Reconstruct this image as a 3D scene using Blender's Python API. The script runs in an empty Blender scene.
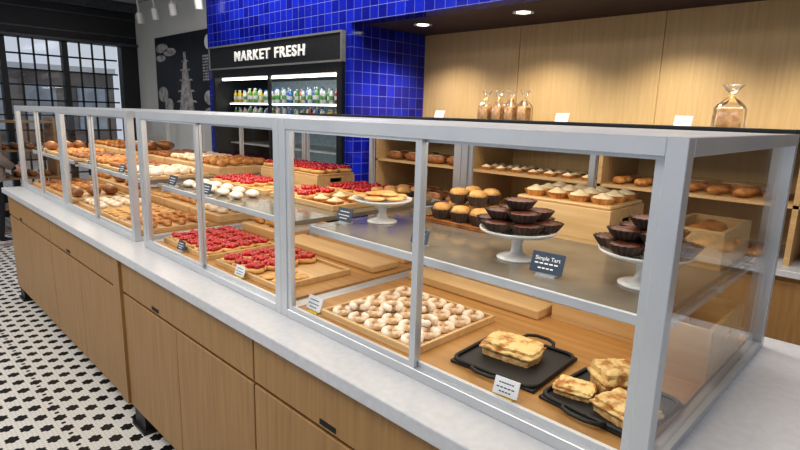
import bpy, bmesh, math, random
from mathutils import Vector, Matrix, Euler
random.seed(7)
S = bpy.context.scene
COL = S.collection
S.view_settings.view_transform = 'Standard'
try: S.view_settings.look = 'Medium High Contrast'
except Exception as e: print('look', e)

# ------------------------------------------------------------------ materials
def newmat(name):
    m = bpy.data.materials.new(name); m.use_nodes = True
    nt = m.node_tree
    return m, nt, nt.nodes['Principled BSDF']
def mat(name, c1, c2=None, rough=.5, metal=0, scale=20, stretch=(1,1,1), bump=0, emis=0, spec=.5, detail=4, coat=0, lo=.35, hi=.65):
    m, nt, p = newmat(name)
    p.inputs['Roughness'].default_value = rough
    p.inputs['Metallic'].default_value = metal
    p.inputs['Specular IOR Level'].default_value = spec
    p.inputs['Coat Weight'].default_value = coat
    if c2 is None: c2 = tuple(v*.85 for v in c1)
    tc = nt.nodes.new('ShaderNodeTexCoord'); mp = nt.nodes.new('ShaderNodeMapping')
    mp.inputs['Scale'].default_value = stretch
    nz = nt.nodes.new('ShaderNodeTexNoise'); nz.inputs['Scale'].default_value = scale; nz.inputs['Detail'].default_value = detail
    cr = nt.nodes.new('ShaderNodeValToRGB')
    cr.color_ramp.elements[0].position = lo; cr.color_ramp.elements[0].color = (*c2, 1)
    cr.color_ramp.elements[1].position = hi; cr.color_ramp.elements[1].color = (*c1, 1)
    L = nt.links.new
    L(tc.outputs['Object'], mp.inputs['Vector']); L(mp.outputs[0], nz.inputs['Vector']); L(nz.outputs[0], cr.inputs[0])
    L(cr.outputs[0], p.inputs['Base Color'])
    if bump:
        b = nt.nodes.new('ShaderNodeBump'); b.inputs['Strength'].default_value = bump; b.inputs['Distance'].default_value = .01
        L(nz.outputs[0], b.inputs['Height']); L(b.outputs[0], p.inputs['Normal'])
    if emis:
        L(cr.outputs[0], p.inputs['Emission Color']); p.inputs['Emission Strength'].default_value = emis
    return m
def wood(name, c1, c2, axis='z', rough=.45, k=1):
    st = {'z': (22*k, 22*k, 1.1*k), 'x': (1.1*k, 22*k, 22*k), 'y': (22*k, 1.1*k, 22*k)}[axis]
    return mat(name, c1, c2, rough=rough, scale=2.2, stretch=st, bump=.08, detail=6, lo=.3, hi=.7)
def glassmat(name, base=.01, gain=.35, rough=0.0, col=(1, 1, 1)):
    m, nt, p = newmat(name); L = nt.links.new
    p.inputs['Base Color'].default_value = (*col, 1); p.inputs['Metallic'].default_value = 1; p.inputs['Roughness'].default_value = rough
    f = nt.nodes.new('ShaderNodeFresnel'); f.inputs[0].default_value = 1.4
    mu = nt.nodes.new('ShaderNodeMath'); mu.operation = 'MULTIPLY_ADD'; mu.inputs[1].default_value = gain; mu.inputs[2].default_value = base
    L(f.outputs[0], mu.inputs[0]); L(mu.outputs[0], p.inputs['Alpha'])
    return m

M = {}
M['oak'] = wood('oak_cabinet', (.36, .21, .083), (.27, .15, .056))
M['oakwall'] = wood('oak_wall', (.60, .42, .21), (.53, .355, .165))
M['oaklight'] = wood('oak_board', (.60, .40, .20), (.48, .30, .13), 'x')
M['deck'] = wood('oak_deck', (.50, .28, .10), (.38, .20, .065), 'x')
M['maple'] = wood('maple_tray', (.70, .49, .26), (.58, .38, .18), 'x')
M['alu'] = mat('aluminium', (.60, .62, .64), (.54, .56, .59), rough=.32, metal=.45, scale=3)
M['shelf'] = mat('shelf_grey', (.21, .185, .15), (.17, .15, .12), rough=.12, scale=8)
M['stone'] = mat('quartz_worktop', (.55, .56, .59), (.50, .51, .54), rough=.3, scale=40, detail=8)
M['black'] = mat('black_paint', (.012, .014, .017), (.008, .009, .011), rough=.45)
M['dark'] = mat('dark_recess', (.01, .01, .01), rough=.8)
M['soffit'] = mat('dark_soffit', (.06, .035, .035), (.045, .027, .028), rough=.6)
M['white'] = mat('white_ceramic', (.78, .78, .76), (.74, .74, .72), rough=.15, scale=3)
M['paint'] = mat('white_paint', (.62, .62, .60), (.58, .58, .56), rough=.8, scale=2)
M['ceil'] = mat('ceiling_paint', (.50, .50, .50), (.46, .46, .46), rough=.9, scale=2)
M['glass'] = glassmat('case_glass', .02, .38)
M['winglass'] = glassmat('window_glass', .02, .4)
M['plastic'] = glassmat('clear_plastic', .08, .7, .2, (.95, .95, .95))
M['sugar'] = mat('sugared_dough', (.84, .74, .62), (.62, .38, .18), rough=.8, scale=26, bump=.2, lo=.34, hi=.50)
M['bake'] = mat('golden_crust', (.66, .34, .10), (.36, .13, .03), rough=.55, scale=28, bump=.4)
M['pale'] = mat('pale_pastry', (.74, .47, .19), (.52, .25, .07), rough=.6, scale=30, bump=.4)
M['brown'] = mat('dark_crust', (.38, .16, .05), (.20, .07, .022), rough=.5, scale=25, bump=.4)
M['cherry'] = mat('cherry_filling', (.15, .04, .022), (.05, .016, .010), rough=.4, scale=60, bump=.5)
M['liner'] = mat('brown_paper_liner', (.12, .08, .06), (.075, .05, .036), rough=.95, scale=20)
M['berry'] = mat('red_berry', (.66, .012, .018), (.32, .003, .008), rough=.2, scale=60, coat=.5)
M['cream'] = mat('cream', (.82, .72, .52), (.72, .55, .32), rough=.45, scale=30, bump=.2)
M['cheese'] = mat('cheese_topping', (.84, .62, .28), (.46, .20, .05), rough=.55, scale=34, bump=.8, lo=.38, hi=.54, detail=8)
M['crumb'] = mat('bread_crumb', (.78, .54, .26), (.60, .33, .11), rough=.8, scale=60, bump=.5)
M['iron'] = mat('cast_iron', (.020, .021, .023), (.017, .018, .020), rough=.5, scale=20)
M['card'] = mat('slate_card', (.045, .07, .11), (.038, .06, .095), rough=.5)
M['cardw'] = mat('white_card', (.75, .76, .78), (.7, .71, .73), rough=.5)
M['chalk'] = mat('white_lettering', (.82, .82, .80), (.8, .8, .78), rough=.6, emis=.15)  # letters glow faintly by themselves to stay bright, without any lamp
M['yellow'] = mat('yellow_strip', (.75, .6, .1), (.7, .55, .08), rough=.5)
M['led'] = mat('lamp_glow', (1, .96, .88), (1, .96, .88), emis=5)
M['coolwhite'] = mat('cooler_interior_glow', (.28, .34, .36), (.21, .26, .28), rough=.4, emis=.2)  # cooler lamplight partly put into the panel colour as a faint glow
M['bark'] = mat('bark', (.20, .18, .17), (.12, .11, .10), rough=.9, scale=12, bump=.5)
M['skin'] = mat('skin', (.60, .36, .26), (.55, .32, .22), rough=.5)
M['coat'] = mat('taupe_coat', (.30, .24, .21), (.24, .19, .165), rough=.9, scale=40, bump=.3)
M['jeans'] = mat('black_trousers', (.02, .022, .028), (.014, .015, .02), rough=.85)
M['hair'] = mat('brown_hair', (.06, .035, .02), (.03, .018, .01), rough=.5, scale=60, stretch=(1, 1, .1))
M['shoe'] = mat('grey_shoe', (.45, .4, .38), (.35, .3, .28), rough=.6)
M['brickout'] = mat('far_building', (.24, .21, .19), (.12, .11, .105), rough=.9, scale=1.2, detail=8)
M['warmwin'] = mat('daylit_window', (.42, .47, .52), (.28, .31, .34), rough=.3, scale=3)

def tilemat():
    m, nt, p = newmat('blue_tile'); L = nt.links.new
    g = nt.nodes.new('ShaderNodeNewGeometry'); s = nt.nodes.new('ShaderNodeSeparateXYZ'); L(g.outputs['Position'], s.inputs[0])
    a = nt.nodes.new('ShaderNodeMath'); L(s.outputs[0], a.inputs[0]); L(s.outputs[1], a.inputs[1])
    c = nt.nodes.new('ShaderNodeCombineXYZ'); L(a.outputs[0], c.inputs[0]); L(s.outputs[2], c.inputs[1])
    b = nt.nodes.new('ShaderNodeTexBrick'); b.offset = 0; L(c.outputs[0], b.inputs['Vector'])
    b.inputs['Scale'].default_value = 1; b.inputs['Brick Width'].default_value = .112; b.inputs['Row Height'].default_value = .112
    b.inputs['Mortar Size'].default_value = .003; b.inputs['Mortar Smooth'].default_value = .3
    b.inputs['Color1'].default_value = (.005, .008, .20, 1); b.inputs['Color2'].default_value = (.009, .022, .42, 1); b.inputs['Mortar'].default_value = (.12, .15, .42, 1)
    L(b.outputs[0], p.inputs['Base Color'])
    nz = nt.nodes.new('ShaderNodeTexNoise'); nz.inputs['Scale'].default_value = 6; L(g.outputs['Position'], nz.inputs['Vector'])
    ad = nt.nodes.new('ShaderNodeMath'); ad.operation = 'SUBTRACT'; L(nz.outputs[0], ad.inputs[0]); L(b.outputs['Fac'], ad.inputs[1])
    bp = nt.nodes.new('ShaderNodeBump'); bp.inputs['Strength'].default_value = .5; bp.inputs['Distance'].default_value = .004
    L(ad.outputs[0], bp.inputs['Height']); L(bp.outputs[0], p.inputs['Normal'])
    p.inputs['Roughness'].default_value = .1
    return m
M['tile'] = tilemat()

def hexmat():
    m, nt, p = newmat('hex_mosaic'); L = nt.links.new
    def V(op, a, b=None, c=None):
        n = nt.nodes.new('ShaderNodeVectorMath'); n.operation = op
        for i, x in enumerate((a, b, c)):
            if x is None: continue
            if isinstance(x, (tuple, list)): n.inputs[i].default_value = x
            else: L(x, n.inputs[i])
        return n.outputs['Value'] if op in ('DOT_PRODUCT', 'LENGTH') else n.outputs['Vector']
    def F(op, a, b=None, c=None):
        n = nt.nodes.new('ShaderNodeMath'); n.operation = op
        for i, x in enumerate((a, b, c)):
            if x is None: continue
            if isinstance(x, (int, float)): n.inputs[i].default_value = x
            else: L(x, n.inputs[i])
        return n.outputs[0]
    def mod(v, per):
        return V('WRAP', v, (per[0], per[1], 1), (0, 0, -1))
    def near(v, per):
        h = (per[0]/2, per[1]/2, 0)
        a = V('SUBTRACT', mod(V('ADD', v, h), per), h)
        b = V('SUBTRACT', mod(v, per), h)
        la, lb = V('LENGTH', a), V('LENGTH', b)
        t = F('LESS_THAN', la, lb)
        mx = nt.nodes.new('ShaderNodeMix'); mx.data_type = 'VECTOR'
        L(t, mx.inputs[0]); L(b, mx.inputs[4]); L(a, mx.inputs[5])
        return mx.outputs[1]
    g = nt.nodes.new('ShaderNodeNewGeometry')
    pos = V('MULTIPLY', g.outputs['Position'], (1/.023, 1/.023, 0))
    pos = V('ADD', pos, (2400, 1000*math.sqrt(3)*12, 0))
    gv = near(pos, (1, math.sqrt(3)))
    idv = V('SUBTRACT', pos, gv)
    ag = V('ABSOLUTE', gv)
    d1 = V('DOT_PRODUCT', ag, (1, 0, 0)); d2 = V('DOT_PRODUCT', ag, (.5, math.sqrt(3)/2, 0))
    edge = F('MAXIMUM', d1, d2)
    grout = F('GREATER_THAN', edge, .46)
    sp = near(idv, (6, 4*math.sqrt(3)))
    dist = V('LENGTH', sp)
    blk = F('MAXIMUM', F('COMPARE', dist, 1.0, .12), F('LESS_THAN', dist, .2))
    # banding rows of black tiles along the room length
    sy = nt.nodes.new('ShaderNodeSeparateXYZ'); L(idv, sy.inputs[0])
    row = F('MODULO', F('ADD', sy.outputs[1], .1), 12*math.sqrt(3))
    col = F('MODULO', F('ADD', sy.outputs[0], .1), 2.0)
    band = F('MULTIPLY', F('COMPARE', row, 2*math.sqrt(3)+.1, .3), F('LESS_THAN', col, .6))
    blk = F('MAXIMUM', blk, band)
    c1 = nt.nodes.new('ShaderNodeMix'); c1.data_type = 'RGBA'; L(blk, c1.inputs[0]); c1.inputs[6].default_value = (.72, .71, .68, 1); c1.inputs[7].default_value = (.008, .008, .010, 1)
    gc = nt.nodes.new('ShaderNodeMix'); gc.data_type = 'RGBA'; L(blk, gc.inputs[0]); gc.inputs[6].default_value = (.46, .45, .43, 1); gc.inputs[7].default_value = (.06, .06, .06, 1)
    c2 = nt.nodes.new('ShaderNodeMix'); c2.data_type = 'RGBA'; L(grout, c2.inputs[0]); L(c1.outputs[2], c2.inputs[6]); L(gc.outputs[2], c2.inputs[7])
    L(c2.outputs[2], p.inputs['Base Color']); p.inputs['Roughness'].default_value = .3
    return m
M['hex'] = hexmat()

# ------------------------------------------------------------------ mesh helpers
def box(bm, a, b, bev=0, seg=2):
    r = bmesh.ops.create_cube(bm, size=1)
    c = [(a[i]+b[i])/2 for i in range(3)]; s = [abs(b[i]-a[i]) for i in range(3)]
    for v in r['verts']:
        v.co = Vector((v.co.x*s[0]+c[0], v.co.y*s[1]+c[1], v.co.z*s[2]+c[2]))
    if bev:
        es = list({e for v in r['verts'] for e in v.link_edges})
        bmesh.ops.bevel(bm, geom=es, offset=bev, segments=seg, affect='EDGES', profile=.5)
def lathe(bm, prof, seg=24, mod=None, off=(0, 0, 0)):
    rings = []
    for i, (r, z) in enumerate(prof):
        ring = []
        for j in range(seg):
            a = 2*math.pi*j/seg; rr = max(r, .0004)
            if mod: rr *= mod(i, a)
            ring.append(bm.verts.new((off[0]+rr*math.cos(a), off[1]+rr*math.sin(a), off[2]+z)))
        rings.append(ring)
    for k in range(len(rings)-1):
        for j in range(seg):
            bm.faces.new((rings[k][j], rings[k][(j+1) % seg], rings[k+1][(j+1) % seg], rings[k+1][j]))
    bm.faces.new(list(reversed(rings[0]))); bm.faces.new(rings[-1])
def tube(bm, pts, rads, seg=10, flat=1.0, closed=False):
    rings = []; n = len(pts)
    for i, p in enumerate(pts):
        p = Vector(p)
        q0 = Vector(pts[(i-1) % n] if (closed or i > 0) else pts[i]); q1 = Vector(pts[(i+1) % n] if (closed or i < n-1) else pts[i])
        t = (q1-q0).normalized(); up = Vector((0, 0, 1))
        if abs(t.z) > .95: up = Vector((0, 1, 0))
        s = t.cross(up).normalized(); u = s.cross(t)
        r = rads[i] if isinstance(rads, (list, tuple)) else rads
        rings.append([bm.verts.new(p+s*r*math.cos(2*math.pi*j/seg)+u*r*flat*math.sin(2*math.pi*j/seg)) for j in range(seg)])
    for i in range(n if closed else n-1):
        A, B = rings[i], rings[(i+1) % n]
        for j in range(seg):
            bm.faces.new((A[j], A[(j+1) % seg], B[(j+1) % seg], B[j]))
    if not closed:
        bm.faces.new(list(reversed(rings[0]))); bm.faces.new(rings[-1])
def blob(bm, c, r, s=(1, 1, 1), sub=2, jit=0):
    q = bmesh.ops.create_icosphere(bm, subdivisions=sub, radius=r)
    for v in q['verts']:
        k = 1+random.uniform(-jit, jit)
        v.co = Vector((v.co.x*s[0]*k+c[0], v.co.y*s[1]*k+c[1], v.co.z*s[2]*k+c[2]))
def mk(name, fn, material, loc=(0, 0, 0), parent=None, rot=(0, 0, 0), smooth=False):
    bm = bmesh.new(); fn(bm)
    bmesh.ops.recalc_face_normals(bm, faces=bm.faces)
    me = bpy.data.meshes.new(name); bm.to_mesh(me); bm.free()
    me.materials.append(M[material] if isinstance(material, str) else material)
    if smooth:
        for f in me.polygons: f.use_smooth = True
    o = bpy.data.objects.new(name, me); COL.objects.link(o)
    o.location = loc; o.rotation_euler = rot
    if parent: o.parent = parent
    return o
def empty(name, loc=(0, 0, 0), rot=(0, 0, 0)):
    o = bpy.data.objects.new(name, None); o.empty_display_size = .05; COL.objects.link(o); o.location = loc; o.rotation_euler = rot
    return o
def tag(o, label, cat, group=None, kind=None):
    o['label'] = label; o['category'] = cat
    if group: o['group'] = group
    if kind: o['kind'] = kind
    return o
def struct(o): o['kind'] = 'structure'; return o
def bx(name, a, b, m, parent=None, bev=0, kind=None):
    o = mk(name, lambda bm: box(bm, a, b, bev), m, parent=parent)
    if kind: o['kind'] = kind
    return o
def kids(o): return [c for c in bpy.data.objects if c.parent == o]
PROTO = {}
def put(key, loc, rz=0, sc=1, group=None, label=None, rx=0):
    p = PROTO[key]
    if not p.get('used'):
        p['used'] = True; n = p['root']
    else:
        n = p['root'].copy(); COL.objects.link(n)
        for c in p['kids']:
            k = c.copy(); COL.objects.link(k); k.parent = n
    n.location = loc; n.rotation_euler = (rx, 0, rz); n.scale = (sc, sc, sc)
    n['label'] = label or p['label']; n['category'] = p['cat']
    if group: n['group'] = group
    return n
def proto(key, root, label, cat):
    PROTO[key] = dict(root=root, kids=kids(root), label=label, cat=cat)

# ------------------------------------------------------------------ pastry prototypes
def fnd(bm):
    n = 26; pts = []; rad = []
    for i in range(n):
        a = .24+(2*math.pi-.48)*i/(n-1)
        pts.append((.0270*math.cos(a), .0275*math.sin(a), .0115)); rad.append(.0112*(1+.04*math.sin(i*1.9))*(.7 if i in (0, n-1) else 1))
    tube(bm, pts, rad, 12)
proto('donut', mk('horseshoe_pastry', fnd, 'sugar', smooth=True), 'powdered horseshoe-shaped ring pastry on the wooden tray', 'pastry')

r = empty('fruit_danish')
def fn(bm):
    def md(i, a): return 1+.18*abs(math.cos(2*a))**2 + .03*math.sin(9*a)
    lathe(bm, [(.036, 0), (.044, .004), (.049, .012), (.047, .022), (.036, .025), (.028, .018), (.0, .017)], 28, md)
mk('pastry_base', fn, 'pale', parent=r, smooth=True)
def fn(bm):
    for i in range(18):
        a = i*2.4; q = .0092*math.sqrt(i)
        blob(bm, (q*math.cos(a), q*math.sin(a), .036-.0005*i + random.uniform(-.005, .007)), .0108*random.uniform(.8, 1.2), (1, 1, .95), 2)
mk('berry_topping', fn, 'berry', parent=r, smooth=True)
proto('danish', r, 'flaky danish pastry heaped with glossy red berries', 'pastry')

r = empty('chocolate_tart')
flut = lambda i, a: 1+.05*math.cos(16*a)
flut2 = lambda i, a: 1+(.08 if i < 4 else .02)*math.cos(18*a)
mk('paper_liner', lambda bm: lathe(bm, [(.035, 0), (.042, .009), (.053, .026), (.056, .030), (.050, .025), (.0, .018)], 108, flut2), 'liner', parent=r)
mk('filling', lambda bm: lathe(bm, [(.048, .022), (.046, .028), (.03, .031), (.0, .0315)], 24, lambda i, a: 1+.03*math.sin(5*a)), 'cherry', parent=r, smooth=True)
proto('tart', r, 'small dark tart in a fluted brown paper liner', 'tart')

r = empty('muffin')
mk('paper_liner', lambda bm: lathe(bm, [(.028, 0), (.042, .038), (.038, .038), (.0, .034)], 96, flut2), 'liner', parent=r)
def fn(bm): lathe(bm, [(.034, .034), (.037, .04), (.036, .048), (.03, .056), (.018, .061), (.0, .063)], 20, lambda i, a: 1+.05*math.sin(3*a+i)+.03*math.sin(7*a))
mk('muffin_top', fn, 'pale', parent=r, smooth=True)
proto('muffin', r, 'golden-topped muffin in a dark paper liner', 'muffin')

r = empty('cream_tart')
mk('tart_shell', lambda bm: lathe(bm, [(.030, 0), (.040, .018), (.042, .021), (.038, .019), (.0, .016)], 60, flut), 'bake', parent=r)
mk('cream_filling', lambda bm: lathe(bm, [(.036, .018), (.030, .026), (.018, .03), (.008, .037), (.0, .039)], 20, lambda i, a: 1+.06*math.sin(6*a+i)), 'cream', parent=r, smooth=True)
proto('creamtart', r, 'round tart shell with pale cream filling', 'tart')

def fn(bm):
    n = 25; pts = []; rad = []
    for i in range(n):
        t = i/(n-1); a = math.pi*(.12+.76*t)
        pts.append((.062*math.cos(a), .055*math.sin(a)-.035, .02))
        e = math.sin(math.pi*t)**.7
        rad.append(.005+.019*e*(1+.10*(1 if (i//2) % 2 else -1)))
    tube(bm, pts, rad, 12, .85)
proto('croissant', mk('croissant', fn, 'bake', smooth=True), 'golden-brown flaky croissant with ridged crust', 'croissant')
def fn(bm): blob(bm, (0, 0, .024), .042, (1, .9, .58), 3, .025)
proto('roll', mk('bread_roll', fn, 'bake', smooth=True), 'round golden bread roll with glossy crust', 'bread roll')
def fn(bm): blob(bm, (0, 0, .021), .04, (1.15, .85, .52), 3, .05)
proto('puff', mk('cream_puff', fn, 'sugar', smooth=True), 'small sugar-dusted puff pastry in the glass case', 'pastry')
def fn(bm): lathe(bm, [(.034, 0), (.044, .003), (.046, .007), (.042, .011), (.02, .0135), (0, .014)], 22, lambda i, a: 1+.05*math.sin(5*a)+.03*math.sin(8*a+1))
proto('cookie', mk('cookie', fn, 'pale', smooth=True), 'flat pale golden pastry round', 'cookie')
def fn(bm):
    n = 70; pts = []; rad = []
    for i in range(n):
        t = i/(n-1); a = t*5.2*math.pi; q = .004+.032*t
        pts.append((q*math.cos(a), q*math.sin(a), .017-.002*t)); rad.append(.0075*(1-.25*(t > .96)))
    tube(bm, pts, rad, 8, 1.9)
proto('swirl', mk('cinnamon_swirl', fn, 'brown', smooth=True), 'coiled brown cinnamon swirl bun', 'bun')
r = empty('bread_loaf')
def fn(bm):
    pts = []; rad = []
    for i in range(21):
        t = i/20; x = -.11+.22*t
        pts.append((x, 0, .042)); rad.append(.048*max(.25, math.sin(math.pi*(.06+.88*t))**.35))
    tube(bm, pts, rad, 16, .86)
mk('crust', fn, 'brown', parent=r, smooth=True)
def fn(bm):
    pts = [(-.085+.17*i/16, .006*math.sin(i*1.4), .0815-.004*abs(i-8)/8) for i in range(17)]
    tube(bm, pts, [.003+.004*math.sin(math.pi*i/16) for i in range(17)], 8, .6)
mk('scored_top', fn, 'cream', parent=r, smooth=True)
proto('loaf', r, 'crusty brown loaf with scored top', 'bread')

def slabfn(w, d, h, sd=0, wob=.16):
    def fn(bm):
        n, m2 = 18, 14
        def P(u, v):
            e = max(abs(u), abs(v)); rr = (u*u+v*v)**.5
            k = 1-.12*max(0, rr-.95)+.025*math.sin(4*math.atan2(v, u)+sd)
            return (w/2*u*k+random.uniform(-.002, .002), d/2*v*k+random.uniform(-.002, .002), h*(1-.30*e**8)+h*wob*math.sin(7*u+sd)*math.cos(6*v+sd)+random.uniform(-.0012, .0012))
        top = [[bm.verts.new(P(-1+2*i/n, -1+2*j/m2)) for j in range(m2+1)] for i in range(n+1)]
        for i in range(n):
            for j in range(m2): bm.faces.new((top[i][j], top[i+1][j], top[i+1][j+1], top[i][j+1]))
        rim = [top[i][0] for i in range(n+1)]+[top[n][j] for j in range(1, m2+1)]+[top[i][m2] for i in range(n-1, -1, -1)]+[top[0][j] for j in range(m2-1, 0, -1)]
        bot = [bm.verts.new((v.co.x*.97, v.co.y*.97, 0)) for v in rim]
        for i in range(len(rim)):
            k = (i+1) % len(rim); bm.faces.new((rim[i], bot[i], bot[k], rim[k]))
        bm.faces.new(bot)
    return fn
def cheese_bread(x, y, z, w, d, h, rz, label):
    r = empty('cheese_bread', (x, y, z), (0, 0, rz))
    mk('bread_base', slabfn(w*.96, d*.96, h*.50, 1, .03), 'crumb', parent=r)
    mk('cheese_topping', slabfn(w*1.05, d*1.07, h*.24, x*20, .3), 'cheese', parent=r, loc=(0, 0, h*.46), smooth=True)
    mk('top_slice', slabfn(w*.95, d*.95, h*.34, x*9, .06), 'cheese', parent=r, loc=(.003, .002, h*.66), rot=(0, .03, .04))
    tag(r, label, 'bread'); return r

# tableware ----------------------------------------------------------------
def fn(bm):
    lathe(bm, [(.058, 0), (.058, .005), (.045, .010), (.020, .018), (.015, .035), (.018, .060), (.035, .072), (.100, .078), (.112, .086), (.113, .092), (.107, .090), (.095, .084), (.0, .083)], 48)
proto('stand', mk('cake_stand', fn, 'white', smooth=True), 'white ceramic pedestal cake stand on the display shelf', 'cake stand')
def placard(x, y, z, rz, white=False, w=.085, h=.05, label=None, words=None):
    r = empty('price_card', (x, y, z), (0, 0, rz))
    mk('card_foot', lambda bm: (box(bm, (-w*.3, -.012, 0), (w*.3, .022, .004)), box(bm, (-w*.3, -.004, .003), (w*.3, 0, .014))), 'yellow' if white else 'alu', parent=r)
    c = mk('card', lambda bm: box(bm, (-w/2, -.0015, 0), (w/2, .0015, h), .0006, 1), 'cardw' if white else 'card', parent=r, loc=(0, -.006, .010), rot=(-.35, 0, 0))
    def ln(bm):
        rows = [(.72, .62), (.45, .75), (.22, .5)]
        for i, (f, wd) in enumerate(rows):
            if i == 0 and words: continue
            n = 6-i; x0 = -w*wd/2; st = w*wd/n
            for k in range(n):
                box(bm, (x0+k*st, -.0024, h*f-h*.035), (x0+k*st+st*.72, -.0015, h*f+h*.03))
    mk('printed_lines', ln, 'card' if white else 'chalk', parent=c)
    if words:
        t = bpy.data.curves.new('t', 'FONT'); t.body = words; t.size = h*.27; t.align_x = 'CENTER'; t.offset = .0001
        o = bpy.data.objects.new('t', t); COL.objects.link(o); bpy.context.view_layer.update()
        me = bpy.data.meshes.new_from_object(o); bpy.data.objects.remove(o); me.materials.append(M['card' if white else 'chalk'])
        q = bpy.data.objects.new('lettering', me); COL.objects.link(q); q.parent = c; q.location = (0, -.0022, h*.6); q.rotation_euler = (math.pi/2, 0, 0)
    tag(r, label or ('white printed price card on a small holder' if white else 'small slate-blue price card with white lettering on a holder'), 'price card', 'price cards in the display cases')
def tray(x0, x1, y0, y1, z, label='shallow pale wooden serving tray with raised rim', m='maple', rim=.014):
    r = empty('serving_tray', ((x0+x1)/2, (y0+y1)/2, z)); w = (x1-x0)/2; d = (y1-y0)/2
    mk('tray_base', lambda bm: box(bm, (-w, -d, 0), (w, d, .010), .002), m, parent=r)
    def rf(bm):
        t = .012
        box(bm, (-w, -d, .0095), (w, -d+t, .010+rim), .002); box(bm, (-w, d-t, .0095), (w, d, .010+rim), .002)
        box(bm, (-w, -d+t, .0095), (-w+t, d-t, .010+rim), .002); box(bm, (w-t, -d+t, .0095), (w, d-t, .010+rim), .002)
    mk('tray_rim', rf, m, parent=r)
    return tag(r, label, 'tray')
def board(x0, x1, y0, y1, z, h=.022, label='thick pale wooden serving board', m='maple', rz=0):
    o = mk('serving_board', lambda bm: box(bm, (-(x1-x0)/2, -(y1-y0)/2, 0), ((x1-x0)/2, (y1-y0)/2, h), .005), m, loc=((x0+x1)/2, (y0+y1)/2, z), rot=(0, 0, rz))
    return tag(o, label, 'serving board')
def crate(x, y, z, w, d, h, rz=0, label='pale wooden crate with slot handles'):
    r = empty('wooden_crate', (x, y, z), (0, 0, rz)); t = .012
    mk('crate_bottom', lambda bm: box(bm, (-w/2, -d/2, 0), (w/2, d/2, t)), 'maple', parent=r)
    for s in (-1, 1):
        mk('long_side', lambda bm: box(bm, (-w/2, s*(d/2)-(t if s > 0 else 0), t), (w/2, s*(d/2)+(t if s < 0 else 0), h), .002), 'maple', parent=r)
        def ef(bm):
            xa, xb = (w/2-t, w/2) if s > 0 else (-w/2, -w/2+t); y0, y1 = -d/2+t, d/2-t; q = .04; zc = h*.62
            box(bm, (xa, y0, t), (xb, y1, zc-.011)); box(bm, (xa, y0, zc+.011), (xb, y1, h))
            box(bm, (xa, y0, zc-.011), (xb, -q, zc+.011)); box(bm, (xa, q, zc-.011), (xb, y1, zc+.011))
        mk('handle_end', ef, 'maple', parent=r)
    return tag(r, label, 'crate')
def iron_tray(x, y, z, w, d, rz, label):
    r = empty('iron_griddle', (x, y, z), (0, 0, rz))
    mk('griddle_plate', lambda bm: box(bm, (-w/2, -d/2, 0), (w/2, d/2, .010), .0045, 3), 'iron', parent=r)
    def rim(bm):
        c = .035; pts = []
        for cx, cy, a0 in ((w/2-c, d/2-c, 0), (-w/2+c, d/2-c, 90), (-w/2+c, -d/2+c, 180), (w/2-c, -d/2+c, 270)):
            for k in range(5):
                a = math.radians(a0+k*22.5); pts.append((cx+(c-.004)*math.cos(a), cy+(c-.004)*math.sin(a), .014))
        tube(bm, pts, .006, 8, closed=True)
    mk('raised_rim', rim, 'iron', parent=r, smooth=True)
    for s in (-1, 1):
        pts = [(-.055, s*(d/2-.004), .014), (-.045, s*(d/2+.022), .02), (-.02, s*(d/2+.033), .022), (.02, s*(d/2+.033), .022), (.045, s*(d/2+.022), .02), (.055, s*(d/2-.004), .014)]
        mk('handle', lambda bm: tube(bm, pts, .0055, 8), 'iron', parent=r, smooth=True)
    return tag(r, label, 'griddle')
def grid(key, x0, x1, nx, y0, y1, ny, z, group, jit=.004, rz=None, label=None, sc=1):
    for i in range(nx):
        for j in range(ny):
            x = x0+(x1-x0)*(i+.5)/nx+random.uniform(-jit, jit); y = y0+(y1-y0)*(j+.5)/ny+random.uniform(-jit, jit)
            put(key, (x, y, z), (random.uniform(0, 6.28) if rz is None else rz+random.uniform(-.2, .2)), sc*random.uniform(.95, 1.04), group, label)

# ------------------------------------------------------------------ room shell
CZ = 1.74
WY = 3.50
struct(bx('floor', (-22, -6, -.1), (4, 5.5, 0), 'hex'))
struct(bx('ceiling', (-9.9, -6, 3.4), (4, 4, 3.5), 'ceil'))
struct(bx('ceiling_niche', (-3.83, 2.62, 2.57), (4, WY, 2.67), 'soffit'))
def fn(bm):
    xs = [-3.95, -2.63, -1.33, -.03, 1.27, 2.6]
    for a, b in zip(xs[:-1], xs[1:]): box(bm, (a+.003, WY, 0), (b-.003, WY+.03, 3.4), .0015, 1)
    box(bm, (-3.95, WY+.01, 0), (4, WY+.1, 3.4))
struct(mk('wall_back', fn, 'oakwall'))
def fn(bm):
    box(bm, (-6.75, 2.45, 0), (-6.58, 2.62, 3.4)); box(bm, (-6.58, 2.45, 2.25), (-3.92, 2.62, 3.4)); box(bm, (-3.92, 2.45, 0), (-3.83, 2.62, 3.4))
    box(bm, (-3.83, 2.45, 2.57), (4, 2.62, 3.4)); box(bm, (-3.92, 2.62, 0), (-3.83, WY, 3.4))
struct(mk('wall_tile', fn, 'tile'))
struct(bx('wall_poster', (-9.9, 2.62, 0), (-6.58, 2.72, 3.4), 'paint'))
struct(bx('wall_cooler', (-6.7, 3.35, 0), (-3.92, 3.4, 3.4), 'paint'))

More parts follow.
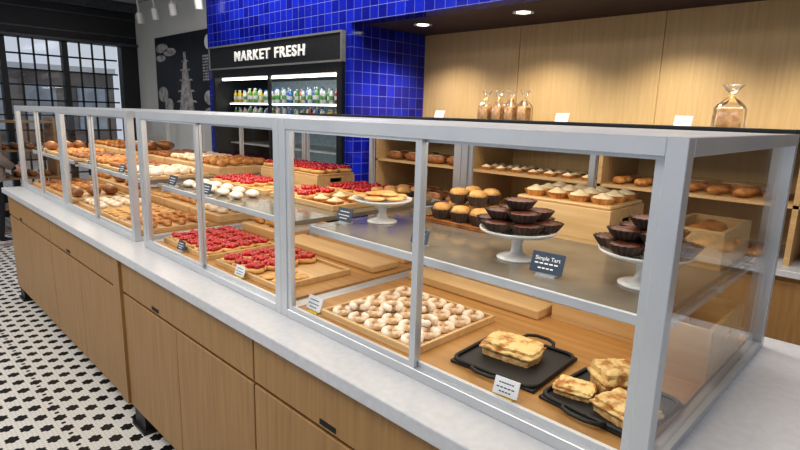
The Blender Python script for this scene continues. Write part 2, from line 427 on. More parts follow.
FX = -9.8; HB = 2.70
M['blacksheen'] = mat('moulding_highlight', (.06, .065, .075), (.04, .045, .055), rough=.35)  # black lightened so the colour itself carries a grey highlight on the mouldings
def fn(bm):
    box(bm, (FX-.06, -6, HB+.02), (FX+.12, 2.62, 3.36))
    box(bm, (FX-.05, 2.36, 0), (FX+.14, 2.62, HB+.02)); box(bm, (FX-.05, -6, 0), (FX+.08, 2.36, .4))
    y = 2.36
    while y > -5:
        y -= .82; box(bm, (FX-.05, y-.04, .4), (FX+.08, y+.04, HB+.02))
struct(mk('wall_storefront', fn, 'black'))
def fn(bm):
    box(bm, (FX-.06, -6, HB), (FX+.20, 2.62, HB+.05), .01); box(bm, (FX-.06, -6, 3.24), (FX+.24, 2.62, 3.39), .01); box(bm, (FX+.12, -6, HB+.15), (FX+.14, 2.62, HB+.17)); box(bm, (FX+.12, -6, 3.13), (FX+.14, 2.62, 3.15))
struct(mk('trim_1', fn, 'blacksheen'))
k = 1; y = 2.36
while y > -4.0:
    y0 = y-.82+.04; y1 = y-.04
    def fn(bm):
        for i in (1, 2, 3):
            yy = y0+(y1-y0)*i/4; box(bm, (FX-.01, yy-.012, .4), (FX+.02, yy+.012, HB))
        for i in range(1, 10):
            zz = .4+(HB-.4)*i/10; box(bm, (FX-.01, y0, zz-.012), (FX+.02, y1, zz+.012))
    w = struct(mk('window_%d' % k, fn, 'black'))
    mk('glass_pane', lambda bm: box(bm, (FX-.005, y0, .4), (FX, y1, HB)), 'winglass', parent=w)
    k += 1; y -= .82
for i, (x, y, h) in enumerate([(-16.5, .2, 6)]):
    r = empty('bare_tree', (x, y, 0))
    def fn(bm):
        tube(bm, [(0, 0, 0), (.03, .02, h*.3), (0, .05, h*.6), (.05, 0, h)], [.10, .07, .04, .01], 8)
    mk('trunk', fn, 'bark', parent=r)
    def fn(bm):
        for q in range(70):
            z = h*random.uniform(.22, .95); a = random.uniform(0, 6.28); l = random.uniform(.5, 1.2)*(1-z/h*.5)
            p = Vector((0, .03, z)); d = Vector((math.cos(a), math.sin(a), .7))
            m1 = p+d*l*.5; e = p+d*l+Vector((0, 0, .1))
            tube(bm, [p, m1, e], [.014, .009, .003], 5)
            for w_ in range(4):
                d2 = Vector((math.cos(a+random.uniform(-1, 1)), math.sin(a+random.uniform(-1, 1)), random.uniform(.2, .9)))
                tube(bm, [m1, m1+d2*l*.45], [.007, .003], 4)
    mk('branches', fn, 'bark', parent=r)
    tag(r, 'bare winter tree standing outside the shop window', 'tree')
b = empty('far_building', (-20, 0, 0))
mk('building_wall', lambda bm: box(bm, (-.5, -6, 0), (.5, 5.4, 2.7)), 'brickout', parent=b)
mk('roof_edge', lambda bm: box(bm, (-.6, -6.1, 2.7), (.6, 5.45, 2.9)), 'paint', parent=b)
for i in range(8):
    mk('window_pane', lambda bm: box(bm, (.5, -5.5+i*1.4, .9), (.54, -4.7+i*1.4, 2.3)), 'warmwin', parent=b)
tag(b, 'low grey-brown building with windows across the car park', 'building')

# poster
p = empty('wall_poster_print', (-7.74, 2.60, 1.58)); p.scale = (1.14, 1, 1)
M['posterbg'] = mat('poster_ink', (.022, .026, .038), (.010, .012, .018), rough=.5, scale=3)
M['posterlt'] = mat('poster_illustration', (.50, .48, .47), (.24, .24, .245), rough=.6, scale=10, detail=10, lo=.40, hi=.60)
mk('poster_panel', lambda bm: box(bm, (-.98, -.0, 0), (.98, .019, 1.22)), 'posterbg', parent=p)
def fn(bm):
    def poly(pts):
        a = [bm.verts.new((x, -.003, z)) for x, z in pts]; b_ = [bm.verts.new((x, .0, z)) for x, z in pts]
        bm.faces.new(a)
        for i in range(len(a)): bm.faces.new((a[i], b_[i], b_[(i+1) % len(a)], a[(i+1) % len(a)]))
    def ell(cx, cz, rx, rz, n=20): poly([(cx+rx*math.cos(2*math.pi*i/n), cz+rz*math.sin(2*math.pi*i/n)) for i in range(n)])
    zc = .03
    for wd, hh in ((.34, .08), (.22, .12), (.30, .03), (.18, .12), (.25, .03), (.14, .13), (.20, .025), (.10, .12), (.15, .025), (.06, .10), (.10, .02), (.04, .12)):
        poly([(-.05-wd, zc), (-.05+wd, zc), (-.05+wd*.85, zc+hh), (-.05-wd*.85, zc+hh)])
        zc += hh+.0005
    for cx, cz, rx, rz in ((-.75, 1.05, .2, .07), (-.5, .98, .2, .06), (-.8, .90, .16, .05), (-.78, .35, .16, .12), (-.6, .18, .14, .11), (.6, .30, .14, .10), (.68, .1, .22, .07)): ell(cx, cz, rx, rz)
    for i in range(9):
        x = .45
        while x < .86:
            l = random.uniform(.03, .09); poly([(x, .88-.04*i), (x+l, .88-.04*i), (x+l, .856-.04*i), (x, .856-.04*i)]); x += l+.02
mk('poster_illustration', fn, 'posterlt', parent=p)
mk('round_emblem', lambda bm: lathe(bm, [(.10, 0), (.10, .004), (.085, .004), (.085, .0041), (0, .0041)], 32), M['cardw'], parent=p, loc=(.62, -.001, 1.05), rot=(math.pi/2, 0, 0))
tag(p, 'dark wall poster with a pale tiered tower illustration', 'poster')

# track lights
r = empty('track_light', (-7.4, 2.3, 3.4))
mk('track_rail', lambda bm: box(bm, (-1.4, -.02, -.04), (1.1, .02, 0)), 'white', parent=r)
for x in (-1.2, -.63, -.03, .74):
    mk('lamp_head', lambda bm: lathe(bm, [(.045, -.10), (.05, -.09), (.05, .05), (.03, .07), (.010, .08), (.010, .31), (0, .31)], 20), 'white', parent=r, loc=(x, 0, -.34), rot=(.12, 0, 0))
tag(r, 'white ceiling track with four cylindrical spot heads', 'track light')

for i, x in enumerate((-3.35, -2.25, -1.15, -.05)):
    r = empty('downlight', (x, 2.93, 2.57))
    mk('trim_ring', lambda bm: lathe(bm, [(.055, -.001), (.085, -.006), (.088, 0), (.055, 0)], 32), 'white', parent=r)
    mk('lamp_lens', lambda bm: lathe(bm, [(.055, -.004), (.055, -.001)], 24), 'led', parent=r)
    tag(r, 'round recessed ceiling downlight, switched on', 'ceiling light', 'downlights in the dark soffit')

# ------------------------------------------------------------------ open cooler + sign
r = empty('open_cooler', (-5.25, 2.45, 0))
def fn(bm):
    box(bm, (-1.33, -.04, 0), (-1.25, .85, 2.22)); box(bm, (1.25, -.04, 0), (1.33, .85, 2.22)); box(bm, (-1.25, -.04, 2.12), (1.25, .85, 2.22)); box(bm, (-1.25, -.04, 0), (1.25, .85, .5))
mk('cooler_frame', fn, 'black', parent=r)
mk('back_panel', lambda bm: box(bm, (-1.25, .8, .5), (1.25, .84, 2.12)), 'coolwhite', parent=r)
for z in (.9, 1.3, 1.60, 1.82):
    mk('cooler_shelf', lambda bm: box(bm, (-1.25, .15, z-.015), (1.25, .8, z)), 'alu', parent=r)
mk('lamp_tube', lambda bm: box(bm, (-1.2, .03, 2.09), (1.2, .06, 2.115)), 'led', parent=r)
mk('lamp_tube', lambda bm: box(bm, (-1.2, .13, 1.795), (1.2, .145, 1.805)), 'led', parent=r)
mk('door_divider', lambda bm: box(bm, (-.018, -.03, .5), (.018, .0, 2.12)), 'black', parent=r)
tag(r, 'black-framed refrigerated case with lit shelves of drinks', 'refrigerator')
cols = {'y': (.55, .38, .03), 'g': (.10, .26, .07), 'w': (.5, .5, .48), 'r': (.35, .03, .03), 'o': (.5, .16, .02), 'b': (.05, .14, .36)}
for kk, c in cols.items():
    M['bot'+kk] = mat('bottle_'+kk, c, tuple(v*.6 for v in c), rough=.25, scale=40)
M['botlab'] = mat('bottle_label', (.45, .45, .43), (.35, .35, .34), rough=.5)
for kk, cn in zip('ygwrob', ('yellow', 'green', 'white', 'red', 'orange', 'blue')):
    r = empty('drink_bottle')
    mk('bottle_body', lambda bm: lathe(bm, [(.034, 0), (.036, .01), (.036, .13), (.030, .16), (.014, .185), (.014, .20), (0, .2)], 16), 'bot'+kk, parent=r, smooth=True)
    mk('bottle_cap', lambda bm: lathe(bm, [(.017, .192), (.017, .213), (0, .213)], 12), 'botlab' if kk != 'w' else 'botb', parent=r)
    mk('paper_label', lambda bm: lathe(bm, [(.0368, .05), (.0368, .105), (.036, .105), (.036, .05)], 16), 'botlab' if kk != 'w' else 'botg', parent=r)
    proto('bottle'+kk, r, cn+' drink bottle standing in the refrigerated case', 'bottle')
seq = 'yyywygygwywwgwwwgwbwgowbwbgwwgwrwbww'
for z, gr in ((1.82, 'drinks on the upper cooler shelf'), (1.60, 'drinks on the middle cooler shelf')):
    for i in range(38):
        put('bottle'+seq[(i*36//38+(0 if z > 1.7 else 7)) % 36], (-6.44+i*.064, 2.66+.02*(i % 2), z), random.uniform(0, 6), .74+.1*((i//5) % 2), gr)
r = empty('shop_sign', (-5.25, 2.40, 2.23))
mk('sign_board', lambda bm: box(bm, (-1.36, 0, 0), (1.34, .06, .26), .004, 1), M['black'], parent=r)
M['signgrey'] = mat('sign_trim', (.17, .175, .17), (.14, .145, .14), rough=.5)
def fn(bm):
    for a, b_ in (((-1.37, -.012, .255), (1.35, .04, .275)), ((-1.37, -.012, -.015), (1.35, .04, .005)), ((-1.37, -.012, .005), (-1.35, .04, .255)), ((1.33, -.012, .005), (1.35, .04, .255))): box(bm, a, b_)
mk('sign_border', fn, 'signgrey', parent=r)
t = bpy.data.curves.new('t', 'FONT'); t.body = 'MARKET FRESH'; t.size = .155; t.align_x = 'CENTER'; t.extrude = .006; t.offset = .004; t.space_character = 1.22
o = bpy.data.objects.new('t', t); COL.objects.link(o); bpy.context.view_layer.update()
me = bpy.data.meshes.new_from_object(o); bpy.data.objects.remove(o); me.materials.append(M['chalk'])
q = bpy.data.objects.new('lettering', me); COL.objects.link(q); q.parent = r; q.location = (0.02, -.006, .076); q.rotation_euler = (math.pi/2, 0, 0); q.scale = (1.17, 1, 1)
tag(r, 'long dark sign board reading MARKET FRESH in white capitals', 'sign')

# ------------------------------------------------------------------ counter cabinets + worktop
def cabinet(x0, x1, label, legx):
    r = empty('base_cabinet', ((x0+x1)/2, 0, 0)); w = (x1-x0)/2
    mk('cabinet_body', lambda bm: box(bm, (-w+.002, -.098, .14), (w-.002, 1.08, .955)), 'oak', parent=r)
    d = mk('drawer_front', lambda bm: box(bm, (-w+.004, -.122, .775), (w-.004, -.1, .95), .002, 1), 'oak', parent=r)
    mk('handle_notch_shade', lambda bm: box(bm, (-w*.34-.04, -.1235, .785), (-w*.34+.04, -.121, .803)), 'dark', parent=d)  # near-black box painted as the shade of a notch; the front is uncut
    for s in (0, 1):
        a = -w+.004 if s == 0 else .002; b_ = -.002 if s == 0 else w-.004
        mk('cabinet_door', lambda bm: box(bm, (a, -.122, .12), (b_, -.1, .762), .002, 1), 'oak', parent=r)
    for lx in legx:
        mk('leg', lambda bm: (box(bm, (lx-x0-w-.07, -.11, .0), (lx-x0-w+.07, -.03, .14)), box(bm, (lx-x0-w-.085, -.125, 0), (lx-x0-w+.085, -.02, .02))), 'black', parent=r)
    mk('plinth', lambda bm: box(bm, (-w, .12, 0), (w, 1.0, .14)), 'dark', parent=r)
    return tag(r, label, 'cabinet', 'base cabinets under the bakery worktop')
bl = 'oak-veneer base cabinet with drawer and two doors on black feet'
cabinet(-1.31, 0, bl, [-.1]); c = cabinet(-2.64, -1.31, bl, [-2.55]); cabinet(0, .6, bl, [.5])
mk('end_panel', lambda bm: box(bm, (-.764, -.135, .12), (-.6665, 1.08, .955)), 'oak', parent=c)
cabinet(-4.06, -2.74, bl, []); cabinet(-5.42, -4.06, bl, [-5.33])
tag(bx('worktop', (-5.5, -.148, .955), (.65, 1.16, 1.0), 'stone', bev=.004), 'long pale grey quartz worktop carrying the display cases', 'worktop')

# ------------------------------------------------------------------ display cases
DEP = 1.06; TOP = 1.712; DK = 1.03; SH = 1.33
M['topw'] = mat('case_top_panel', (.55, .57, .59), (.50, .52, .54), rough=.35, scale=3)
RH = .036
def case(x0, x1, leftpane=True, rightpane=True, zt=TOP, cap=True, front=True):
    r = empty('display_case', ((x0+x1)/2, 0, 1.0)); w = (x1-x0)/2; H = zt-1.0; P = .038
    A = lambda n, a, b_, m='alu', par=r, bev=.0015: mk(n, lambda bm: box(bm, a, b_, bev, 1), m, parent=par)
    for sx in (-1, 1):
        for yy in (0, DEP-P):
            A('corner_post', (sx*w-(P if sx > 0 else 0), yy, 0), (sx*w+(P if sx < 0 else 0), yy+P, H))
    A('top_rail', (-w+P, 0, H-RH), (w-P, P, H)); A('top_rail', (-w+P, DEP-P, H-RH), (w-P, DEP, H))
    A('bottom_rail', (-w+P, 0, 0), (w-P, P, .030)); A('bottom_rail', (-w+P, DEP-P, 0), (w-P, DEP, .03))
    for sx in (-1, 1):
        a = w-P if sx > 0 else -w
        A('side_rail', (a, P, H-RH), (a+P, DEP-P, H)); A('side_rail', (a, P, 0), (a+P, DEP-P, .022))
    if cap: A('rear_cap', (-w, DEP-.06, H+.0005), (w, DEP+.012, H+.013), 'black')
    A('top_panel', (-w+P, P, H-.012), (w-P, DEP-P, H-.001), 'topw', bev=0)
    A('deck', (-w+P+.002, P+.002, 0), (w-P-.002, DEP-P-.002, .03), 'deck')
    if rightpane: A('side_glass', (w-.02, P, .022), (w-.014, DEP-P, H-RH), 'glass', bev=0)
    if leftpane: A('side_glass', (-w+.014, P, .022), (-w+.02, DEP-P, H-RH), 'glass', bev=0)
    for s in (0, 1):
        a, b_ = (-w+P, .012) if s == 0 else (-.012, w-P)
        y0 = .004 if s == 0 else .019
        d = empty('sliding_door'); d.parent = r
        def fr(bm):
            box(bm, (a, y0, .030), (a+.022, y0+.012, H-RH)); box(bm, (b_-.022, y0, .030), (b_, y0+.012, H-RH))
            box(bm, (a+.022, y0, .030), (b_-.022, y0+.012, .046)); box(bm, (a+.022, y0, H-RH-.008), (b_-.022, y0+.012, H-RH))
        mk('door_frame', fr, 'alu', parent=d)
        if front: mk('door_glass', lambda bm: box(bm, (a+.022, y0+.004, .046), (b_-.022, y0+.008, H-RH-.008)), 'glass', parent=d)
        d = empty('rear_door'); d.parent = r
        def fr(bm):
            y1 = DEP-.03+.014*s
            box(bm, (a, y1, .03), (a+.024, y1+.01, H-RH)); box(bm, (b_-.024, y1, .03), (b_, y1+.01, H-RH))
            box(bm, (a+.024, y1, .03), (b_-.024, y1+.01, .045)); box(bm, (a+.024, y1, H-RH-.01), (b_-.024, y1+.01, H-RH))
        mk('door_frame', fr, 'alu', parent=d)
    s_ = mk('shelf', lambda bm: (box(bm, (-w+.05, .10, .312), (w-.05, .96, .33), .002, 1)), 'shelf', parent=r)
    mk('shelf_edge', lambda bm: box(bm, (-w+.05, .092, .306), (w-.05, .10, .332), .002, 1), 'alu', parent=s_)
    for sx in (-1, 1):
        for yy in (.16, .52, .88):
            mk('shelf_bracket', lambda bm: box(bm, (sx*(w-.05)-.008, yy, .30), (sx*(w-.036)+.008, yy+.03, .312)), 'alu', parent=s_)
        mk('shelf_support', lambda bm: box(bm, (sx*(w-.045)-.006, .1, .292), (sx*(w-.045)+.006, .96, .306)), 'alu', parent=s_)
    mk('added_glow_strip', lambda bm: box(bm, (-w+.06, .042, H-.036), (w-.06, .056, H-.030)), 'led', parent=r)  # glowing strip added to brighten the inside of the case
    return r
c = case(-1.312, 0, leftpane=False, front=False); tag(c, 'silver-framed glass bakery display case with dark tarts and ring pastries', 'display case', 'glass bakery display cases')
c = case(-2.625, -1.313, rightpane=False, front=False); tag(c, 'silver-framed glass bakery display case with berry pastries', 'display case', 'glass bakery display cases')
c = case(-4.10, -2.76, leftpane=False, cap=False, rightpane=False, front=False); tag(c, 'silver-framed glass bakery display case with puff pastries and rolls', 'display case', 'glass bakery display cases')
c = case(-5.44, -4.101, rightpane=False, cap=False, front=False); tag(c, 'silver-framed glass bakery display case with breads', 'display case', 'glass bakery display cases')

# ------------------------------------------------------------------ case A contents
tray(-1.145, -.695, .055, .475, DK, 'pale wooden tray filled with powdered ring pastries')
grid('donut', -1.13, -.71, 5, .07, .46, 5, DK+.0102, 'ring pastries on the wooden tray', .002, 2.2, sc=1.0)
for x, y in ((-1.045, .15), (-.96, .23), (-.88, .31), (-.79, .22)):
    put('donut', (x, y, DK+.033), 2.2+x*3, 1.0, 'ring pastries on the wooden tray')
iron_tray(-.475, .26, DK, .27, .28, .06, 'black cast-iron griddle tray with loop handles')
cheese_bread(-.49, .27, DK+.0105, .17, .115, .048, .1, 'slice of cheese-topped bread on the iron tray')
iron_tray(-.175, .24, DK, .26, .26, -.08, 'black cast-iron griddle tray carrying broken cheese bread')
cheese_bread(-.19, .30, DK+.0105, .12, .10, .068, .9, 'thick cheese-topped bread chunk on the iron tray')
cheese_bread(-.255, .20, DK+.0105, .10, .075, .026, .2, 'flat torn piece of cheese bread')
cheese_bread(-.115, .18, DK+.0105, .13, .10, .042, -.3, 'melted-cheese bread slice on the iron tray')
board(-1.24, -.60, .60, .72, DK, .035)
board(-1.15, -.62, .80, .95, DK, .03)
crate(-.41, .80, DK, .34, .28, .16)
crate(-.12, .72, DK, .16, .34, .15, 0, 'pale wooden crate with slot handles below the shelf')
grid('roll', -.55, -.27, 3, .69, .91, 2, DK+.013, 'rolls in the lower crate', .003)
placard(-.37, .055, DK, .1, True, .07, .045)
placard(-1.185, .055, DK, 0, True, .08, .05)
def stack(key, x, y, z, n1, R, layers, lh, group, sc=1):
    for l in range(layers):
        n = [n1, max(3, n1-2), 1][l] if l < 3 else 1; rr = R*[1, .66, 0][l]
        for i in range(n):
            a = 2*math.pi*i/n+l*.5+.3; put(key, (x+rr*math.cos(a), y+rr*math.sin(a), z+l*lh), a, sc, group)
for x, y in ((-.52, .30), (-.165, .325)):
    put('stand', (x, y, SH)); stack('tart', x, y, SH+.0925, 6, .080, 3, .029, 'dark tarts piled on cake stands', .82)
put('stand', (-1.16, .36, SH))
for i in range(5):
    a = i*1.256; put('cookie', (-1.16+.062*math.cos(a), .36+.062*math.sin(a), SH+.0925), a, .85, 'cookies on the cake stand')
for i in range(3): put('cookie', (-1.16+.03*math.cos(i*2.1), .36+.03*math.sin(i*2.1), SH+.105), i, .8, 'cookies on the cake stand')
tray(-1.10, -.78, .50, .80, SH, 'shallow dark serving tray under the muffins', 'brown', .006)
grid('muffin', -1.08, -.80, 3, .52, .78, 3, SH+.0102, 'muffins on the display shelf', .001)
for i in range(2):
    for j in range(2): put('muffin', (-.985+.09*i, .605+.087*j, SH+.074), i+j, .95, 'muffins on the display shelf')
crate(-.58, .79, SH, .36, .28, .12, 0, 'pale wooden crate used as a riser on the shelf')
board(-.755, -.405, .655, .925, SH+.1205, .012, 'thin pale wooden board resting on the crate')
grid('creamtart', -.75, -.41, 4, .66, .92, 3, SH+.1328, 'cream tarts on the riser board', .002)
crate(-.15, .78, SH, .17, .30, .11, 0, 'pale wooden crate of rolls on the shelf')
grid('roll', -.225, -.075, 1, .64, .92, 3, SH+.013, 'rolls in the shelf crate', .001)
grid('roll', -.225, -.075, 1, .66, .90, 2, SH+.062, 'rolls in the shelf crate', .001)
placard(-.365, .20, SH, .1, False, .09, .055, None, 'Simple Tart')
placard(-1.22, .22, SH, 0, False, .085, .05)
placard(-.80, .18, SH, 0, False, .07, .045)

# ------------------------------------------------------------------ case B contents
tray(-2.56, -2.06, .08, .46, DK, 'pale wooden tray covered with red berry danishes')
grid('danish', -2.545, -2.075, 5, .095, .445, 4, DK+.0102, 'berry danishes on the lower trays', .004, sc=.97)
tray(-1.98, -1.46, .08, .46, DK, 'pale wooden tray half filled with berry danishes')
grid('danish', -1.965, -1.68, 3, .095, .445, 4, DK+.0102, 'berry danishes on the lower trays', .004, sc=.97)
grid('cookie', -1.66, -1.49, 2, .10, .28, 2, DK+.0102, 'cookies beside the danishes', .002, sc=.9)
board(-2.15, -1.40, .54, .70, DK, .03); board(-2.1, -1.42, .76, .92, DK, .03)
board(-2.56, -2.22, .54, .94, DK, .05, 'thick wooden riser board in the case')
grid('croissant', -2.55, -2.23, 2, .55, .93, 4, DK+.0504, 'croissants on the riser board', .001, 0, sc=.95)
placard(-1.72, .06, DK, 0, True, .075, .045); placard(-2.3, .06, DK, 0, False, .075, .045)
tray(-2.55, -1.98, .34, .60, SH, 'shallow tray of berry tarts on the shelf')
grid('danish', -2.54, -2.17, 4, .35, .59, 3, SH+.0102, 'berry tarts on the display shelf', .003, sc=.85)
grid('cookie', -2.16, -1.99, 2, .35, .59, 3, SH+.0102, 'golden pastries beside the berry tarts', .003, sc=.85)
crate(-2.27, .80, SH, .56, .26, .07, 0, 'long pale wooden crate on the shelf')
board(-2.55, -1.99, .675, .925, SH+.0705, .01, 'thin board of berry pastries on a crate')
grid('danish', -2.55, -1.99, 6, .68, .92, 3, SH+.0808, 'berry tarts on the display shelf', .003, sc=.85)
tray(-1.92, -1.44, .34, .58, SH, 'shallow tray of small tarts')
grid('danish', -1.91, -1.66, 2, .35, .57, 2, SH+.0102, 'berry tarts on the display shelf', .002, sc=1)
grid('creamtart', -1.66, -1.45, 2, .35, .57, 2, SH+.0102, 'cream tarts on the display shelf', .002)
tray(-1.92, -1.40, .64, .92, SH, 'shallow tray of berry tarts')
grid('danish', -1.91, -1.60, 3, .65, .91, 3, SH+.0102, 'berry tarts on the display shelf', .002, sc=.88)
grid('muffin', -1.59, -1.41, 2, .65, .91, 3, SH+.0102, 'muffins beside the berry tarts', .002, sc=.9)
grid('puff', -2.5, -1.9, 5, .14, .31, 2, SH+.0002, 'puffs along the shelf front', .004, 0, sc=.9)
placard(-2.12, .118, SH, 0); placard(-2.5, .118, SH, 0, False, .09, .05)

# ------------------------------------------------------------------ case C, D contents
def fill(x0, x1, kd, ks, tagname):
    h = (x1-x0)/3
    for i in range(3):
        a = x0+i*h+.008; b_ = x0+(i+1)*h-.008
        for lev, ys in ((DK, ((.07, .46), (.52, .94))), (SH, ((.13, .48), (.54, .92)))):
            keys = kd if lev == DK else ks
            for j, (ya, yb) in enumerate(ys):
                key = keys[(i+j) % len(keys)]
                if j == 1 :
                    board(a, b_, ya, yb, lev, .05, 'thick wooden riser board in the case'); z = lev+.0503
                else:
                    tray(a, b_, ya, yb, lev, 'shallow pale wooden tray of baked goods', rim=.008); z = lev+.0103
                nx, ny = {'loaf': (1, 3), 'croissant': (3, 4)}.get(key, (4, 4))
                grid(key, a+.014, b_-.014, nx, ya+.014, yb-.014, ny, z, 'baked goods in the %s case' % tagname, .001, 0 if key in ('loaf', 'croissant') else None, sc=.92 if key != 'danish' else .8)
fill(-4.05, -2.81, ['puff', 'cookie', 'croissant'], ['roll', 'swirl', 'puff'], 'pastry')
fill(-5.39, -4.15, ['swirl', 'roll', 'loaf'], ['loaf', 'croissant', 'swirl'], 'bread')
for x in (-3.2, -3.8, -4.5, -5.1): placard(x, .105, SH, 0)

# ------------------------------------------------------------------ back bar
BY = -.23
r = empty('back_bar', (-1.3, 3.2+BY, 0))
mk('bar_body', lambda bm: box(bm, (-2.5, -.28, .1), (2.3, .5, .88)), 'oak', parent=r)
mk('bar_plinth', lambda bm: box(bm, (-2.5, -.22, 0), (2.3, .5, .1)), 'black', parent=r)
for i in range(6):
    mk('cabinet_door', lambda bm: box(bm, (-2.5+.8*i+.003, -.3, .12), (-1.7+.8*i-.003, -.28, .85), .002, 1), 'oak', parent=r)
mk('bar_worktop', lambda bm: box(bm, (-2.52, -.33, .88), (2.32, .51, .92), .003, 1), 'stone', parent=r)
mk('rear_panel', lambda bm: box(bm, (-2.5, .47, .92), (2.3, .5, 1.66)), 'oakwall', parent=r)
for i in range(5):
    x = -2.5+1.19*i; mk('upright', lambda bm: box(bm, (x, -.2, .92), (x+.03, .47, 1.66)), 'oaklight', parent=r)
for z in (1.28,): mk('bar_shelf', lambda bm: box(bm, (-2.5, -.2, z-.02), (2.3, .47, z)), 'oaklight', parent=r)
mk('bar_top', lambda bm: box(bm, (-2.52, -.24, 1.66), (2.32, .5, 1.70), .003, 1), 'black', parent=r)
tag(r, 'oak back bar with open bread shelves and a black top', 'counter')
for seg in range(4):
    x0 = -3.8+1.19*seg+.05; x1 = x0+1.09
    for z, ks in ((.9202, ('loaf', 'roll', 'swirl', 'roll')), (1.2802, ('loaf', 'creamtart', 'roll', 'loaf'))):
        key = ks[seg]
        if key == 'loaf': grid('loaf', x0, x1, 4, 3.02+BY, 3.5+BY, 3, z, 'breads on the back bar', .004, 0)
        else: grid(key, x0, x1, 7, 3.04+BY, 3.42+BY, 3, z, 'breads on the back bar', .01, sc=1.2)

# bread bags
r = empty('bagged_bread')
def sl(bm):
    for i in range(6):
        y = -.05+i*.0175
        box(bm, (-.058, y, .004), (.058, y+.016, .125), .006, 2)
M['slice'] = mat('bread_slice', (.70, .42, .17), (.46, .22, .07), rough=.8, scale=30, bump=.3)
mk('sliced_bread', sl, 'slice', parent=r)
def bg(bm):
    prof = [.078, .080, .078, .066, .034, .010, .009, .030, .052]; zs = [0, .01, .12, .145, .175, .195, .205, .235, .265]
    def sq(i, a):
        k = 1/max(abs(math.cos(a)), abs(math.sin(a))) if i < 4 else 1
        return min(k, 1.22)*(1+(.12 if i > 3 else .02)*math.cos(8*a+i))
    lathe(bm, list(zip(prof, zs)), 48, sq)
mk('plastic_bag', bg, 'plastic', parent=r, smooth=True)
mk('bag_tie', lambda bm: lathe(bm, [(.012, .196), (.014, .2), (.012, .205)], 16), 'yellow', parent=r)
proto('bag', r, 'clear plastic bag of sliced bread tied at the neck', 'bagged bread')
for x in (-2.72, -2.585, -2.45, -2.315):
    b = put('bag', (x, 3.38+BY, 1.7002), random.uniform(-.1, .1), 1, 'bagged breads on the back bar'); b.scale = (.74, .9, 1.0)
b = put('bag', (-.71, 3.34+BY, 1.7002), .2, 1.2, 'bagged breads on the back bar', 'single clear bag of rolls standing beside a price card'); b.scale = (1.22, 1.2, 1.08)
for x in (-3.05, -1.80, -.92): placard(x, 3.1+BY, 1.7002, 0, True, .11, .07, 'white price card standing on the black back bar top')

# far bread shelf
r = empty('bread_rack', (-8.6, .62, 0))
for s in (-1, 1): mk('rack_side', lambda bm: box(bm, (-.25, s*.35-.015, 0), (.25, s*.35+.015, 1.55)), 'oak', parent=r)
for z in (.35, .75, 1.12, 1.5): mk('rack_shelf', lambda bm: box(bm, (-.25, -.335, z-.025), (.25, .335, z)), 'oak', parent=r)
tag(r, 'oak bread rack with loaves standing near the shop window', 'shelf')
for z in (.7502, 1.1202): grid('loaf', -8.83, -8.37, 2, .30, .94, 4, z, 'loaves on the far rack', .002, 0, sc=.95)

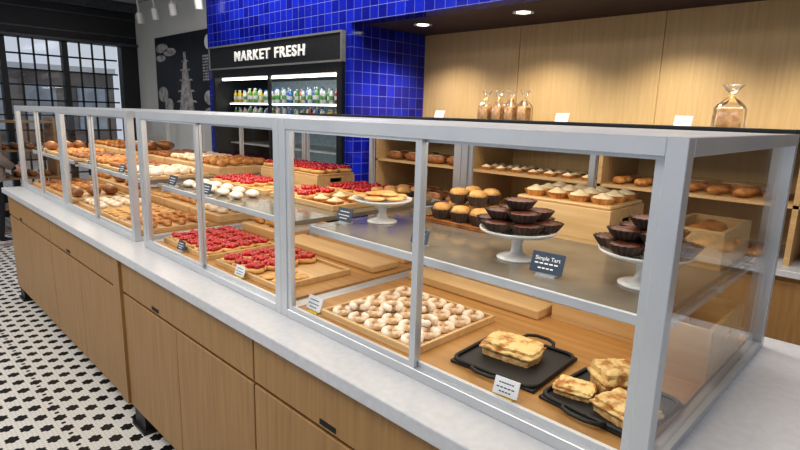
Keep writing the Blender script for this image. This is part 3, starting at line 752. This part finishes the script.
# ------------------------------------------------------------------ person
def person(x, y, rz):
    r = empty('person', (x, y, 0), (0, 0, rz))
    V = {'pel': (0, 0, .95, .15, .115), 'wai': (0, .0, 1.1, .135, .10), 'che': (0, 0, 1.32, .165, .115), 'nek': (0, 0, 1.47, .055, .055), 'hd0': (0, .015, 1.55, .06, .065)}
    names = list(V); co = [V[n][:3] for n in names]; rd = [V[n][3:] for n in names]; ed = [(0, 1), (1, 2), (2, 3), (3, 4)]
    def add(c, rr, par):
        co.append(c); rd.append((rr, rr)); ed.append((par, len(co)-1)); return len(co)-1
    for s in (-1, 1):
        h = add((s*.10, 0, .88), .095, 0); kn = add((s*.11, .02, .50), .062, h); an = add((s*.115, -.01, .10), .042, kn); add((s*.12, .13, .045), .035, an)
        sh = add((s*.18, 0, 1.40), .06, 2); el = add((s*.26, -.02, 1.12), .047, sh); wr = add((s*.21, .16, .97), .033, el); hd = add((s*.19, .22, .94), .03, wr)
    me = bpy.data.meshes.new('body'); me.from_pydata(co, ed, []); o = bpy.data.objects.new('body', me); COL.objects.link(o); o.parent = r
    m = o.modifiers.new('Skin', 'SKIN')
    for i, q in enumerate(rd): me.skin_vertices[0].data[i].radius = q
    me.skin_vertices[0].data[0].use_root = True
    o.modifiers.new('Sub', 'SUBSURF').levels = 2; o.modifiers['Sub'].render_levels = 2
    me.materials.append(M['jeans'])
    m.use_smooth_shade = True
    def hf(bm):
        q = bmesh.ops.create_icosphere(bm, subdivisions=4, radius=.1)
        for v in q['verts']:
            c_ = v.co; z = c_.z*1.2; x_ = c_.x*.78*(1-.25*max(0, -c_.z/.1)); y_ = c_.y*.95
            if c_.y > .05:
                y_ += .022*math.exp(-((c_.x/.014)**2+((c_.z+.008)/.022)**2))
                y_ += .006*math.exp(-((c_.x/.026)**2+((c_.z+.05)/.008)**2))
                y_ -= .010*math.exp(-(((abs(c_.x)-.036)/.018)**2+((c_.z-.012)/.014)**2))
            v.co = (x_, y_, z)
        for s in (-1, 1): blob(bm, (s*.079, 0, 0), .026, (.4, .7, 1.1), 2)
    h = mk('head', hf, 'skin', parent=r, loc=(0, .02, 1.62), smooth=True)
    for s in (-1, 1): mk('eye', lambda bm: blob(bm, (s*.028, .083, .012), .011, (1, .6, .7), 2), 'white', parent=h, smooth=True)
    def hr(bm):
        q = bmesh.ops.create_icosphere(bm, subdivisions=4, radius=.11)
        dl = []
        for v in q['verts']:
            v.co = Vector((v.co.x*.84, v.co.y*.98-.012, v.co.z*1.22+.012))
            if v.co.y > .035 and v.co.z < .065: dl.append(v)
        bmesh.ops.delete(bm, geom=dl, context='VERTS')
    mk('hair', hr, 'hair', parent=h, smooth=True)
    def ct(bm):
        prof = [(.205, .80), (.20, .95), (.185, 1.1), (.20, 1.28), (.205, 1.38), (.14, 1.455), (.075, 1.49), (.07, 1.53)]
        rings = []
        for r_, z in prof:
            rings.append([bm.verts.new((r_*1.08*math.cos(a), r_*.74*math.sin(a), z+.01*math.sin(3*a))) for a in [2*math.pi*i/28 for i in range(28)]])
        for k in range(len(rings)-1):
            for i in range(28): bm.faces.new((rings[k][i], rings[k][(i+1) % 28], rings[k+1][(i+1) % 28], rings[k+1][i]))
        for s in (-1, 1):
            tube(bm, [(s*.165, 0, 1.41), (s*.2, 0, 1.36), (s*.262, -.02, 1.12), (s*.235, .06, 1.05), (s*.212, .15, .98)], [.07, .078, .062, .056, .048], 14)
    mk('coat', ct, 'coat', parent=r, smooth=True)
    for s in (-1, 1):
        def hd(bm):
            blob(bm, (0, .04, 0), .04, (.45, 1.1, .9), 3)
            for i, (l, zz) in enumerate(((.036, .024), (.042, .008), (.039, -.008), (.03, -.024))):
                tube(bm, [(0, .07, zz), (-s*.004, .07+l*.6, zz*1.1-.004), (-s*.014, .07+l, zz*1.1-.012), (-s*.024, .07+l*1.15, zz-.02)], [.009, .0085, .008, .006], 8)
            tube(bm, [(0, .03, .028), (-s*.014, .055, .045), (-s*.022, .078, .046)], [.011, .0095, .007], 8)
        mk('hand', hd, 'skin', parent=r, loc=(s*.21, .165, .965), rot=(-.3, 0, 0), smooth=True)
        def sf(bm):
            blob(bm, (0, .06, .045), .06, (.8, 1.6, .7), 3); box(bm, (-.045, -.03, 0), (.045, .15, .018), .008)
        mk('shoe', sf, 'shoe', parent=r, loc=(s*.118, 0, 0), smooth=True)
    tag(r, 'standing customer in a taupe coat and black trousers', 'person')
person(-7.75, .10, .25)

# ------------------------------------------------------------------ lights
def area(loc, sx, sy, e, col=(1, 1, 1), rot=(0, 0, 0)):
    l = bpy.data.lights.new('area_light', 'AREA'); l.shape = 'RECTANGLE'; l.size = sx; l.size_y = sy; l.energy = e; l.color = col
    o = bpy.data.objects.new('area_light', l); COL.objects.link(o); o.location = loc; o.rotation_euler = rot
area((-1, -1.5, 3.35), 3, 1.2, 58, (1, .95, .88)); area((-4.5, -1.8, 3.35), 3, 1.0, 62, (1, .95, .88)); area((-7.6, -3.4, 3.35), 3, 1.5, 80, (1, .96, .9))
area((-1.2, 1.6, 3.35), 3.5, .6, 58, (1, .92, .82)); area((-4.6, 2.05, 3.37), 3.5, .4, 50, (1, .94, .86))
for x in (-3.35, -2.25, -1.15, -.05):
    l = bpy.data.lights.new('spot', 'SPOT'); l.energy = 90; l.spot_size = 2.3; l.spot_blend = .8; l.color = (1, .92, .80); l.shadow_soft_size = .06
    o = bpy.data.objects.new('spot', l); COL.objects.link(o); o.location = (x, 2.93, 2.55)
for xa, xb in ((-1.312, 0), (-2.625, -1.313), (-4.1, -2.76), (-5.44, -4.1)):
    area(((xa+xb)/2, .35, TOP-.03), 1.1, .5, 4.6, (1, .90, .76)); area(((xa+xb)/2, .45, 1.305), 1.1, .6, 2.8, (1, .89, .74))  # unseen fill lights added under each case top and shelf
area((-5.25, 2.55, 2.06), 2.3, .08, 3.5, (.9, .97, 1), (.6, 0, 0))

w = bpy.data.worlds.new('World'); S.world = w; w.use_nodes = True; nt = w.node_tree
bg = nt.nodes['Background']; bg.inputs[0].default_value = (.82, .89, 1.0, 1); bg.inputs[1].default_value = .60

# ------------------------------------------------------------------ camera
cam = bpy.data.cameras.new('camera'); co = bpy.data.objects.new('camera', cam); COL.objects.link(co)
right = Vector((.7103, .7029, .0284)); up = Vector((-.1624, .1245, .9789)); back = Vector((.6849, -.7003, .2025))
right.normalize(); back = (back-right*back.dot(right)).normalized(); up = back.cross(right)
mtx = Matrix((right, up, back)).transposed().to_4x4(); mtx.translation = Vector((.315, -1.05, CZ))
co.matrix_world = mtx; cam.lens = 24.3; cam.sensor_width = 36; cam.clip_start = .02
S.camera = co
